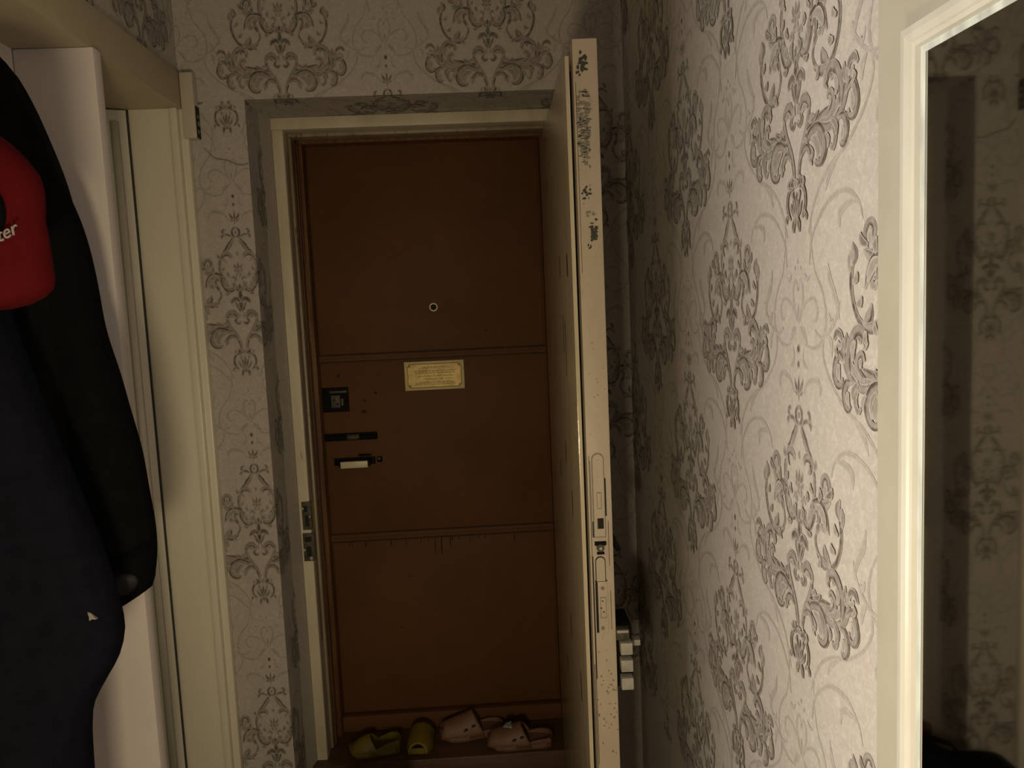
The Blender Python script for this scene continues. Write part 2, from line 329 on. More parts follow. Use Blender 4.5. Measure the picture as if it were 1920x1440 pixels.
def ornament_mesh(pale):
    V_, F_, T_ = [], [], []
    k = 0
    def strip(pts, tone, style, sgn):
        nonlocal k
        k += 1; z = .00025 + .000012 * k
        P = crom(pts, 3.0)
        if style == 1: prof = [(-.5, 0), (-.40, 1.0), (-.24, .95), (-.02, .50), (.26, .52), (.40, .68), (.5, 0)]
        else: prof = [(-.5, 0), (-.24, 1.0), (.24, .9), (.5, 0)]
        b0 = len(V_); n = len(prof)
        for i, p in enumerate(P):
            d = P[min(i + 1, len(P) - 1)] - P[max(i - 1, 0)]
            t = Vector((d[0], d[1])); t = t.normalized() if t.length > 1e-6 else Vector((1, 0))
            w = max(p[2], .8) * ((1.36 + .30 * (140 < p[1] < 300) + .35 * (p[1] < 128)) if not pale else 1.15)
            e = min(1.0, min(i, len(P) - 1 - i) / 1.5) if len(P) > 3 else 1
            for off, tn in prof:
                V_.append((sgn * (p[0] - t[1] * off * w) / 1000, -(p[1] + t[0] * off * w) / 1000, z)); T_.append(tn * tone * (.35 + .65 * e))
        for i in range(len(P) - 1):
            for j in range(n - 1):
                a = b0 + i * n + j; q = (a, a + 1, a + n + 1, a + n)
                F_.append(q if sgn < 0 else q[::-1])
    for st in (PALE if pale else DARK):
        pts, tone = st[0], st[1]
        if not pale: pts = [(x, v - 18 * min(1, max(0, (v - 385) / 22)), w) for x, v, w in pts]
        style = 0 if pale else st[2]
        for sg in (1, -1):
            if sg < 0 and all(p[0] == 0 for p in pts): continue
            strip(pts, tone, style, sg)
    if not pale:
        for (x, v, r, tone) in DOTS:
            for sg in ((1, -1) if x else (1,)):
                b0 = len(V_); V_.append((sg * x / 1000, -v / 1000, .0004)); T_.append(tone); n = 12
                for rr, tn in ((.55, tone), (1.0, 0)):
                    for i in range(n):
                        a = 2 * math.pi * i / n; V_.append(((sg * x + r * rr * .85 * math.cos(a)) / 1000, -(v + r * rr * 1.25 * math.sin(a)) / 1000, .0004)); T_.append(tn)
                for i in range(n):
                    j = (i + 1) % n; F_.append((b0, b0 + 1 + i, b0 + 1 + j)); F_.append((b0 + 1 + i, b0 + 1 + n + i, b0 + 1 + n + j, b0 + 1 + j))
    return V_, F_, T_
ORN = {False: ornament_mesh(False), True: ornament_mesh(True)}
def clip_poly(poly, rect):
    u0, u1, v0, v1 = rect
    for ax, lim, sg in ((0, u0, 1), (0, u1, -1), (1, v0, 1), (1, v1, -1)):
        out = []
        for i in range(len(poly)):
            a, b = poly[i - 1], poly[i]
            ia, ib = sg * (a[ax] - lim) >= 0, sg * (b[ax] - lim) >= 0
            if ia != ib:
                t = (lim - a[ax]) / (b[ax] - a[ax]); out.append(tuple(a[q] + (b[q] - a[q]) * t for q in range(4)))
            if ib: out.append(b)
        poly = out
        if len(poly) < 3: return []
    return poly
def mk_orn_mesh(name, V_, F_, T_):
    me = bpy.data.meshes.new(name); me.from_pydata(V_, [], F_)
    at = me.attributes.new('tone', 'FLOAT', 'POINT'); at.data.foreach_set('value', T_)
    me.materials.append(MT['paper']); return me
SHARED = {}
def put_ornament(parent, O, U, W, rect, uc, wc, sv, pale):
    """O origin, U right, W up on the wall; rect in (u,w); ornament dot at (uc,wc); sv vertical scale"""
    V_, F_, T_ = ORN[pale]
    us = [p[0] for p in V_]; ws = [p[1] * sv for p in V_]
    bu = (uc + min(us), uc + max(us), wc + min(ws), wc + max(ws))
    if bu[0] > rect[1] or bu[1] < rect[0] or bu[2] > rect[3] or bu[3] < rect[2]: return
    name = 'wallpaper_vine' if pale else 'damask_ornament'
    Nn = U.cross(W)
    if bu[0] >= rect[0] and bu[1] <= rect[1] and bu[2] >= rect[2] and bu[3] <= rect[3]:
        if (pale, sv) not in SHARED: SHARED[(pale, sv)] = mk_orn_mesh(name, [(p[0], p[1] * sv, p[2]) for p in V_], F_, T_)
        me = SHARED[(pale, sv)]
    else:
        vs, fs, ts = [], [], []
        for f in F_:
            poly = [(V_[i][0] + uc, V_[i][1] * sv + wc, V_[i][2], T_[i]) for i in f]
            ins = all(rect[0] <= q[0] <= rect[1] and rect[2] <= q[1] <= rect[3] for q in poly)
            if not ins:
                if all(q[0] < rect[0] for q in poly) or all(q[0] > rect[1] for q in poly) or all(q[1] < rect[2] for q in poly) or all(q[1] > rect[3] for q in poly): continue
                poly = clip_poly(poly, rect)
            if not poly: continue
            b0 = len(vs); vs += [(q[0] - uc, q[1] - wc, q[2]) for q in poly]; ts += [q[3] for q in poly]; fs.append(tuple(range(b0, b0 + len(poly))))
        if len(fs) < 30: return
        me = mk_orn_mesh(name, vs, fs, ts)
    o = bpy.data.objects.new(name, me); COL.objects.link(o); o.parent = parent
    mw = Matrix((U, W, Nn)).transposed().to_4x4(); mw.translation = O + U * uc + W * wc
    o.matrix_local = mw
def paper(parent, O, U, W, rect, u_dot, w_dot, sv, pitch=.265, per=.62):
    O, U, W = Vector(O), Vector(U), Vector(W)
    for k in range(-8, 9):
        for r in range(-5, 6):
            uc = u_dot + k * pitch; wc = w_dot + (r + (.5 if k % 2 else 0)) * per * sv
            for pale in (True, False): put_ornament(parent, O, U, W, rect, uc, wc, sv, pale)
# right wall: u runs towards the camera
paper(w_right, (R, 0, 0), (0, -1, 0), (0, 0, 1), (-YW, -.70, .42, 2.42), -1.003, H - .074, .948)
# end wall above the door and right of it
sb = 1.008
paper(w_back, (0, YW, 0), (1, 0, 0), (0, 0, 1), (XL, R, H + .548, H + .95), -.464, H + .955, sb)
paper(w_back, (0, YW, 0), (1, 0, 0), (0, 0, 1), (XB, R, .42, H + .548), -.464, H + .955, sb)
# strip left of the door, wrapping into the recess
paper(w_back, (0, YW, 0), (1, 0, 0), (0, 0, 1), (-.705, XA, .10, H + .546), -.613, H + .308, sb)
paper(w_back, (XA, YW - XA, 0), (0, 1, 0), (0, 0, 1), (XA, XA + .2, .10, H + .546), -.613, H + .308, sb)
# soffit of the recess (paper folded under)
paper(w_back, (0, YW + ZA, ZA), (1, 0, 0), (0, -1, 0), (XA, XB, ZA - .2, ZA), -.464, H + .955, sb)
# left wall above the beam
paper(w_left, (XL, 0, 0), (0, 1, 0), (0, 0, 1), (.9, YW, H + .613, 2.6), 1.905, H + 1.03, sb)

# ------------------------------------------------------------------ inner door frame (cream) and outer frame (brown)
zt = ZA
XFL, XFR = -.540, .224
f1 = struct(MB().box(-.5498, XFL + .022, YF, 2.385, 0, zt - .034).box(XFR, XB - .0005, YF, 2.385, 0, zt - .034).box(XA + .0005, XB - .0005, YF, 2.385, zt - .034, zt - .0005)
            .build('trim_4', 'frame', bev=.003, origin=False))
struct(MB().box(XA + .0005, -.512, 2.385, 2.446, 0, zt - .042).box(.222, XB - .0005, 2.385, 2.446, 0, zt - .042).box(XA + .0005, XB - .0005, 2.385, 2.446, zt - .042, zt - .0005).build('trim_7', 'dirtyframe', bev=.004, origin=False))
f2 = struct(MB().box(XA + .0005, -.494, 2.447, 2.56, 0, zt - .050).box(.216, XB - .0005, 2.447, 2.56, 0, zt - .050).box(XA + .0005, XB - .0005, 2.447, 2.56, zt - .050, zt - .0005)
            .build('trim_5', 'brownwood', bev=.003, origin=False))
# brown splintered strips running down the left jamb
for i, (x, y, z0, z1, wdt) in enumerate([(-.5195, 2.345, H - 1.35, H + .44, .004), (-.5185, 2.362, H - 1.0, H + .46, .003), (-.5055, 2.405, H - 1.36, H + .50, .004), (-.5060, 2.425, H - 1.30, H - .10, .003), (-.5055, 2.435, H + .15, H + .50, .005)]):
    MB().box(x - .002, x + .0015, y - wdt, y + wdt, z0, z1).build('splinter_strip', 'brownwood', f2, bev=.001)
# notched strike plates on the left frame
st = empty('strike_plate', (-.53, YF, H - .74)); tag(st, 'corroded metal lock strike set in the chipped left door frame', 'strike plate')
MB().box(-.541, -.514, YF - .004, YF + .002, H - .640, H - .555).build('plate', 'rust', st, bev=.0015)
MB().box(-.544, -.510, YF - .004, YF + .002, H - .735, H - .650).build('plate', 'rust', st, bev=.0015)
for (z0, z1, x0, x1) in [(H - .628, H - .596, -.533, -.522), (H - .585, H - .568, -.536, -.524), (H - .72, H - .69, -.534, -.521), (H - .676, H - .661, -.537, -.519)]:
    MB().box(x0, x1, YF - .0055, YF - .003, z0, z1).build('bolt_slot', 'black', st)
for (z, x, w) in [(H - .575, -.538, .004), (H - .60, -.519, .003), (H - .70, -.541, .004), (H - .726, -.522, .005)]:
    MB().cyl((x, YF - .0062, z), 'y', w, .003, 10).build('screw', 'steel', st)

# ------------------------------------------------------------------ threshold
th = struct(MB().box(XA + .001, XB - .001, 2.285, 2.56, 0, ZS - .001).build('trim_6', 'floorwood', bev=.006, origin=False))
struct(MB().box(-.494, .216, 2.468, YD - .001, ZS, ZS + .052).build('baseboard_back', 'brown', bev=.003, origin=False))

# ------------------------------------------------------------------ outer door
od = empty('entrance_door', (-.139, YD, ZS)); tag(od, 'closed brown painted outer entrance door at the back of the recess', 'door')
X0, X1 = -.500, .220
ZT = H + .515
MB().box(X0, X1, YD, YD + .045, ZS + .004, ZT).build('slab', 'brown', od, bev=.002)
zr = [(H - .1395, H - .1545), (H - .7120, H - .7300)]
edges_ = [ZT, zr[0][0] + .0, zr[0][1], zr[1][0], zr[1][1], ZS + .056]
for a, b in ((edges_[0] - .012, edges_[1] + .002), (edges_[2] - .004, edges_[3] + .003), (edges_[4] - .006, edges_[5])):
    MB().box(X0 + .010, X1 - .010, YD - .004, YD + .002, b, a).build('panel_sheet', 'brown', od, bev=.0015)
for a, b in zr:
    MB().box(X0 + .004, X1 - .004, YD - .009, YD, b - .004, a + .001).build('rail_bead', 'brown', od, bev=.003)
for a, b in zr:  # thin dark strips paint in groove shade along each bead
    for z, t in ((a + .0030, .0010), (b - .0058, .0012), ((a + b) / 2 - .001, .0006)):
        MB().box(X0 + .010, X1 - .010, YD - .0096, YD - .002, z - t, z + t).build('groove_shade_line', 'grooveshade', od)
MB().box(X0, X1, YD - .012, YD, ZT - .016, ZT).build('top_bead', 'brown', od, bev=.003)
for i in range(16):   # paint runs below the lower rail
    x = random.uniform(X0 + .03, X1 - .04); l = random.choice([.012, .02, .03, .055])
    MB().box(x, x + random.uniform(.0012, .003), YD - .0046, YD - .003, zr[1][1] - .006 - l, zr[1][1] - .004).build('paint_run', 'blackmetal', od)
for (x, z, rx, rz_) in [(-.439, H - .203, .0052, .0052), (-.327, H - .261, .0055, .0038), (-.366, H - .319, .0078, .0052), (-.362, H - .284, .0028, .0058), (-.388, H - .486, .003, .003), (-.32, H - .545, .0025, .002), (-.21, H - .62, .002, .002), (.07, H - .47, .002, .002), (-.29, H - 1.03, .0035, .003), (-.18, H - .98, .002, .002), (.03, H - .08, .0045, .002), (.045, H - .055, .003, .002), (-.255, H - .86, .0025, .0025)]:
    n = 12; pts = []
    for i in range(n):
        a = 2 * math.pi * i / n; rr = random.uniform(.8, 1.15); pts.append((x + rx * rr * math.cos(a), z + rz_ * rr * math.sin(a)))
    MB().prism(pts, 1, YD - .0046, YD - .0035).build('old_hole', 'black', od)
# square lock cut-out with remains of the lock
lp = empty('lock_remains', (-.456, YD - .004, H - .317)); tag(lp, 'square blackened lock cut-out with metal remains on brown door', 'lock')
MB().box(-.498, -.411, YD - .0060, YD - .0035, H - .316, H - .238).build('backing', 'blackmetal', lp, bev=.0012)
MB().box(-.466, -.438, YD - .0110, YD - .005, H - .302, H - .262).build('lock_body', 'rust', lp, bev=.002)
MB().box(-.470, -.416, YD - .0085, YD - .005, H - .256, H - .249).build('bar', 'rust', lp, bev=.001)
MB().box(-.436, -.428, YD - .0100, YD - .005, H - .296, H - .274).build('tongue', 'rust', lp, bev=.002)
for (x, z) in [(-.446, H - .29), (-.456, H - .277)]:
    MB().cyl((x, YD - .0118, z), 'y', .0035, .004, 10).build('screw_hole', 'black', lp)
# sliding bolt
lb = empty('sliding_bolt', (-.41, YD - .004, H - .405)); tag(lb, 'black iron sliding bolt with worn middle collar on brown door', 'bolt')
MB().box(-.494, -.330, YD - .0085, YD - .0035, H - .408, H - .384).build('bed_plate', 'blackmetal', lb, bev=.0015)
for x0, x1 in ((-.492, -.420), (-.384, -.328)):
    MB().cyl((x0, YD - .012, H - .397), 'x', .0068, x1 - x0, 14).build('bolt_rod', 'blackmetal', lb, smooth=False)
MB().cyl((-.421, YD - .0125, H - .3965), 'x', .0092, .036, 16).build('collar', 'rust', lb)
# white pull handle
ph = empty('pull_handle', (-.403, YD - .004, H - .49)); tag(ph, 'ivory bar handle on black brackets, below the sliding bolt', 'handle')
MB().box(-.446, -.361, YD - .036, YD - .022, H - .4915, H - .4705).build('grip', 'ivory', ph, bev=.002)
for x in (-.452, -.362):
    MB().box(x, x + .008, YD - .034, YD - .004, H - .488, H - .468).build('bracket', 'blackmetal', ph, bev=.002)
MB().box(-.470, -.340, YD - .0065, YD - .0035, H - .487, H - .463).build('bracket_plate', 'blackmetal', ph, bev=.006)
MB().box(-.392, -.352, YD - .008, YD - .004, H - .461, H - .453).build('broken_paint', 'blackmetal', ph, bev=.003)
MB().box(-.335, -.318, YD - .008, YD - .0035, H - .482, H - .464).build('catch', 'blackmetal', ph, bev=.003)
MB().box(-.332, -.324, YD - .010, YD - .006, H - .474, H - .467).build('catch_pin', 'rust', ph, bev=.001)
# peephole
pe = empty('peephole', (-.131, YD - .004, H - .015)); tag(pe, 'round peephole with bright metal ring in brown door', 'peephole')
MB().ring((-.131, YD - .006, H - .0015), 'y', .0112, .0022).build('ring', 'ringmetal', pe, smooth=True)
MB().cyl((-.131, YD - .0065, H - .0015), 'y', .0098, .004, 24).build('lens', 'lens', pe)
# brass plaque
pq = empty('brass_plaque', (-.139, YD - .004, H - .262)); tag(pq, 'small brass plaque with engraved text and scroll border on door', 'plaque')
PX0, PX1, PZ0, PZ1 = -.2330, -.0460, H - .2600, H - .1695
MB().box(PX0, PX1, YD - .0062, YD - .0035, PZ0, PZ1).build('plate', 'brassedge', pq, bev=.0008)
MB().box(PX0 + .008, PX1 - .008, YD - .0068, YD - .006, PZ0 + .008, PZ1 - .008).build('field', 'brass', pq)
yb = YD - .0072
bd = MB()
bx0, bx1, bz0, bz1 = PX0 + .010, PX1 - .009, PZ0 + .0085, PZ1 - .0085
tt = .0009
for z in (bz0, bz1): bd.box(bx0 + .008, bx1 - .008, yb, yb + .0006, z - tt, z + tt)
for x in (bx0, bx1): bd.box(x - tt, x + tt, yb, yb + .0006, bz0 + .008, bz1 - .008)
bd.build('border', 'engrave', pq)
for sx, x in ((1, bx0), (-1, bx1)):
    for sz, z in ((1, bz0), (-1, bz1)):
        m_ = MB()
        for cx, cz, r_ in ((x + sx * .0065, z + sz * .002, .0026), (x + sx * .002, z + sz * .0065, .0026), (x + sx * .006, z + sz * .006, .0022)):
            m_.ring((cx, yb + .0003, cz), 'y', r_, .0007, 14, 4)
        m_.build('corner_scroll', 'engrave', pq)
rows = [(.900, .24, .80, 'm', .0034), (.835, .20, .84, 's', .0026), (.745, .06, .94, 'l', .0010), (.690, .11, .90, 'm', .0034), (.620, .12, .90, 'm', .0034), (.490, .16, .88, 'a', .0052), (.350, .26, .88, 'a', .0052), (.200, .18, .88, 'm', .0030), (.140, .12, .90, 'm', .0026), (.080, .10, .92, 's', .0026)]
fx0, fx1, fz0, fz1 = bx0 + .004, bx1 - .004, bz0 + .003, bz1 - .003
for (v, a, b, kind, hgt) in rows:
    t_ = MB(); z = fz0 + v * (fz1 - fz0); x = fx0 + a * (fx1 - fx0); xe = fx0 + b * (fx1 - fx0)
    if kind == 'l': t_.box(x, xe, yb, yb + .0005, z - .0005, z + .0005)
    else:
        while x < xe:
            for _ in range(random.randint(3, 9)):
                w = random.uniform(.0008, .0019)
                if kind == 'a':
                    t_.box(x, x + w * 1.5, yb, yb + .0005, z - .0012, z - .0004)
                    if random.random() < .55: t_.box(x, x + .0007, yb, yb + .0005, z - .0008, z + random.uniform(.0008, .0026))
                    if random.random() < .4: t_.box(x + w, x + w + .0008, yb, yb + .0005, z - .0026, z - .0018)
                    x += w * 1.5
                else:
                    h2 = hgt * (random.uniform(.75, 1.0) if kind == 'm' else random.uniform(.55, .8)) / 2
                    t_.box(x, x + .0006, yb, yb + .0005, z - h2, z + h2)
                    q = random.choice([-1, 0, 1]); t_.box(x, x + w * .8, yb, yb + .0005, z + q * h2 * .8 - .0003, z + q * h2 * .8 + .0003)
                    x += w
                if x > xe: break
            x += random.uniform(.0018, .003)
    t_.build('text_line', 'engrave', pq)

# ------------------------------------------------------------------ open inner door leaf (local frame: origin at hinge, -y to the free edge)
LW = .800; Z0, Z1 = ZS + .012 - 0, H + .477
leaf = empty('inner_door', (.212, 2.302, 0), math.radians(-1.35), local=True)
tag(leaf, 'open white painted inner door seen along its worn edge', 'door')
MB().box(.0065, .053, -LW, 0, Z0, Z1).build('stile_slab', 'edge', leaf, bev=.003)
MB().box(-.0075, .0005, -LW + .004, -.004, Z0, Z1 - .029).build('face_sheet', 'leaf', leaf, bev=.0012)
MB().box(.0005, .0065, -LW + .030, -.02, Z0 + .01, Z1 - .05).build('sheet_core', 'black', leaf)
YE = -LW - .0005
def zpx(py): return H - ((py - 563) / 1486.6 * 1.5) * 1.035 + (0 if py > 0 else 0)
def on_edge(name, x0, x1, z0, z1, mat, d=.0015, bev=.0008, par=leaf): return MB().box(x0, x1, YE - d, YE + .002, z0, z1).build(name, mat, par, bev=bev)
def plate(name, xc, w, z0, z1, mat, d, rtop=True, rbot=False):
    pts = []; r = w / 2
    if rtop: pts += [(xc + r * math.cos(a), z1 - r + r * math.sin(a)) for a in [math.pi * i / 10 for i in range(11)]]
    else: pts += [(xc + r, z1), (xc - r, z1)]
    if rbot: pts += [(xc - r * math.cos(a), z0 + r - r * math.sin(a)) for a in [math.pi * i / 10 for i in range(11)]]
    else: pts += [(xc - r, z0), (xc + r, z0)]
    return MB().prism(pts, 1, YE - d, YE + .001).build(name, mat, leaf)
# lock face plates in the edge: dark grooves around painted plates
plate('plate_groove', .0275, .0240, H - .462, H - .295, 'chip2', .0006)
plate('lock_plate', .0275, .0205, H - .460, H - .297, 'edge', .0018)
for z in (H - .311, H - .344): MB().cyl((.0275, YE - .0032, z), 'y', .0032, .002, 12).build('screw', 'edge', leaf)
on_edge('latch_outline', .0235, .0330, H - .405, H - .372, 'chip2', .0022, .0005)
on_edge('latch_tab', .0245, .0320, H - .4035, H - .3735, 'edge', .0027, .0005)
on_edge('bolt_pocket', .0230, .0355, H - .4445, H - .4235, 'black', .0023, .0004)
on_edge('pocket_lip', .0218, .0235, H - .4445, H - .4235, 'steel', .0027, .0003)
on_edge('gap_crack', .0392, .0420, H - .420, H - .345, 'black', .0007, .0003)
on_edge('gap_crack', .0140, .0160, H - .462, H - .430, 'black', .0007, .0003)
MB().cyl((.0275, YE - .004, H - .483), 'y', .0075, .005, 16).build('cylinder_face', 'rust', leaf)
MB().cyl((.0275, YE - .006, H - .483), 'y', .003, .004, 10).build('cylinder_pin', 'steel', leaf)
on_edge('cylinder_guard', .0165, .0390, H - .478, H - .470, 'blackmetal', .0035, .001)
on_edge('cylinder_guard', .0205, .0350, H - .496, H - .491, 'blackmetal', .003, .001)
plate('plate_groove', .0265, .0200, H - .548, H - .500, 'black', .0006)
plate('lock_plate', .0265, .0170, H - .550, H - .502, 'edge', .0018)
on_edge('plate_groove', .0150, .0385, H - .655, H - .548, 'black', .0006, .0003)
on_edge('lock_plate', .0195, .0385, H - .657, H - .551, 'edge', .0018, .001)
on_edge('latch_outline', .0235, .0355, H - .625, H - .582, 'chip2', .0022, .0004)
on_edge('latch_tab', .0245, .0345, H - .623, H - .584, 'edge', .0026, .0004)
for z, x in ((H - .564, .029), (H - .645, .027)): MB().cyl((x, YE - .0030, z), 'y', .0038, .002, 12).build('screw', 'chip2', leaf)
for z, x in ((H - .590, .028), (H - .612, .030), (H - .604, .025)): MB().box(x - .0015, x + .0015, YE - .0032, YE - .002, z - .0012, z + .0012).build('pin_hole', 'black', leaf)
# long cracks in the paint along the edge
for (x, z0, z1, w) in [(.0105, H - .93, H - .30, .0008), (.0115, H - .75, H - .50, .0014), (.044, H - .52, H - .43, .0007), (.0445, H - .65, H - .57, .0007), (.0125, H - .46, H - .31, .0006), (.0080, H - 1.1, H - .72, .0010), (.0108, H + .05, H + .40, .0006)]:
    MB().box(x, x + w, YE - .0004, YE + .001, z0, z1).build('paint_crack', 'black', leaf)
# paint chips: small ragged flakes
def chips(n, xr, zr_, mat, sx, sz):
    m_ = MB()
    for _ in range(n):
        x, z = random.uniform(*xr), random.triangular(zr_[0], zr_[1], (zr_[0] + zr_[1]) / 2); a, b = random.uniform(*sx), random.uniform(*sz); k = random.randint(5, 8); d = random.uniform(.0002, .0008)
        pts = []
        for i in range(k):
            t = 2 * math.pi * i / k; rr = random.uniform(.55, 1.2); pts.append((min(.051, x + a * rr * math.cos(t)), z + b * rr * math.sin(t)))
        m_.prism(pts, 1, YE - d, YE + .001)
    o = m_.build('paint_chips', mat, leaf); o['kind'] = 'stuff'
chips(26, (.014, .033), (H + .405, H + .455), 'chip', (.002, .006), (.0015, .005))
chips(95, (.013, .035), (H + .225, H + .405), 'chip2', (.002, .006), (.0012, .005))
chips(80, (.014, .036), (H + .240, H + .400), 'chip', (.0015, .006), (.0006, .0016))
chips(14, (.016, .033), (H + .165, H + .225), 'chip', (.001, .005), (.0007, .003))
chips(30, (.030, .041), (H + .105, H + .150), 'chip', (.002, .005), (.001, .004))
chips(10, (.022, .040), (H + .150, H + .172), 'chip2', (.001, .004), (.0008, .003))
chips(5, (.024, .030), (H + .092, H + .106), 'chip', (.001, .003), (.002, .004))
chips(40, (.010, .050), (H - .95, H - .66), 'chip2', (.0008, .0025), (.0008, .003))
chips(12, (.012, .048), (H - .30, H + .06), 'chip2', (.0006, .0025), (.0006, .0012))
# dents and drip marks on the glossy face
for (y, z, l, w) in [(-.52, H + .075, .05, .004), (-.70, H + .070, .055, .007), (-.50, H - .35, .055, .005), (-.33, H - .42, .05, .005), (-.62, H - .44, .06, .004), (-.46, H - .78, .07, .005), (-.67, H - .83, .08, .004), (-.3, H - .95, .05, .004), (-.22, H + .3, .03, .002), (-.60, H - .10, .12, .002), (-.56, H - .07, .09, .0015)]:
    n = 10; pts = [(y + w * random.uniform(.7, 1.1) * math.cos(2 * math.pi * i / n), z + l / 2 * random.uniform(.8, 1.1) * math.sin(2 * math.pi * i / n)) for i in range(n)]
    MB().prism(pts, 0, -.0082, -.006).build('scuff_mark', 'blackmetal', leaf)
# hinges
for z in (H + .25, H - .95):
    MB().cyl((.001, .004, z), 'z', .006, .09, 12).build('hinge', 'frame', leaf)
# stub of a handle on the far side, and the rim lock with its three bolts
MB().prism([(.053, H - .473), (.062, H - .473), (.074, H - .500), (.064, H - .503), (.053, H - .487)], 1, -LW + .03, -LW + .055).build('handle_stub', 'blackmetal', leaf, bev=.002)
MB().box(.053, .086, -LW + .012, -LW + .10, H - .775, H - .648).build('rim_lock_case', 'blackmetal', leaf, bev=.003)
for z0, z1 in ((H - .700, H - .676), (H - .735, H - .711), (H - .772, H - .748)):
    MB().box(.060, .0835, -LW - .010, -LW + .03, z0, z1).build('lock_bolt', 'steel', leaf, bev=.0015)
MB().box(.053, .079, -LW - .003, -LW + .03, H - .672, H - .650).build('lock_tongue', 'rust', leaf, bev=.002)
MB().box(.054, .077, -LW - .007, -LW + .03, H - .656, H - .651).build('tongue_tip', 'steel', leaf, bev=.001)
MB().box(.086, .106, -LW + .03, -LW + .055, H - .700, H - .688).build('lock_knob', 'steel', leaf, bev=.002)
fin(leaf)

# ------------------------------------------------------------------ doorbell chime box on the end wall
bx = empty('door_chime', (-.70, YW - .03, H + .455)); tag(bx, 'small yellowed plastic chime box high in the left corner', 'door chime')
MB().box(-.7140, -.6810, 2.088, YW - .001, H + .450, H + .612).build('case', 'white_plastic', bx, bev=.004)
MB().box(-.6815, -.6795, 2.092, YW - .004, H + .452, H + .530).build('open_side', 'black', bx)
for z, y, r_ in ((H + .505, 2.104, .005), (H + .488, 2.106, .007), (H + .468, 2.102, .005)):
    MB().cyl((-.6798, y, z), 'x', r_, .0012, 12).build('coil', 'chip2', bx)
# thin bell wire sagging over the paper
wr = [(-.674, YW - .003, H + .43), (-.650, YW - .003, H + .405), (-.620, YW - .003, H + .398), (-.590, YW - .003, H + .385), (-.566, YW - .003, H + .388)]
P = crom([(p[0], p[2], p[1]) for p in wr], .004); wm = MB()
wm.loft([[(p[0], p[2] + .0012 * math.cos(a), p[1] + .0012 * math.sin(a)) for a in [k * math.pi / 3 for k in range(6)]] for p in P])
tag(wm.build('bell_wire', 'chip2', smooth=True), 'thin grey bell wire sagging across wallpaper below chime', 'wire')

# ------------------------------------------------------------------ framed mirror on the right wall
mr = empty('wall_mirror', (R - .01, .40, H - 1.1)); tag(mr, 'tall mirror in a pale ivory moulded frame on wallpaper', 'mirror')
y0, y1, z0, z1 = -.10, .790, H - 1.15, H + .300
def rail(name, sec, mat, oy, oz0, oz1, iy):
    """moulded frame from section points (depth x, inset t), mitred round a rectangle"""
    rings = []
    for (yy, zz, sy, sz) in ((y0, z0, 1, 1), (y1, z0, -1, 1), (y1, z1, -1, -1), (y0, z1, 1, -1), (y0, z0, 1, 1)):
        rings.append([(x, yy + sy * t, zz + sz * t) for x, t in sec])
    return rings
secA = [(R - .0005, 0), (R - .006, .001), (R - .0075, .004), (R - .0075, .074), (R - .0005, .074)]
secB = [(R - .0005, .0735), (R - .020, .0735), (R - .0250, .0765), (R - .0258, .083), (R - .0245, .089), (R - .0225, .0905), (R - .0215, .0940), (R - .0160, .0955), (R - .0005, .0955)]
for nm, sec, mt in (('outer_band', secA, 'mband'), ('frame_moulding', secB, 'mframe')):
    MB().loft(rail(nm, sec, mt, 0, 0, 0, 0), cap=False).build(nm, mt, mr, smooth=False)
secC = [(R - .0170, .0950), (R - .0172, .0985), (R - .0160, .1010), (R - .0150, .0950)]
MB().loft(rail('bevel', secC, 'bevel', 0, 0, 0, 0), cap=False).build('bevel_strip', 'bevel', mr)
MB().box(R - .0158, R - .004, y0 + .094, y1 - .094, z0 + .094, z1 - .094).build('glass', 'mirror', mr)

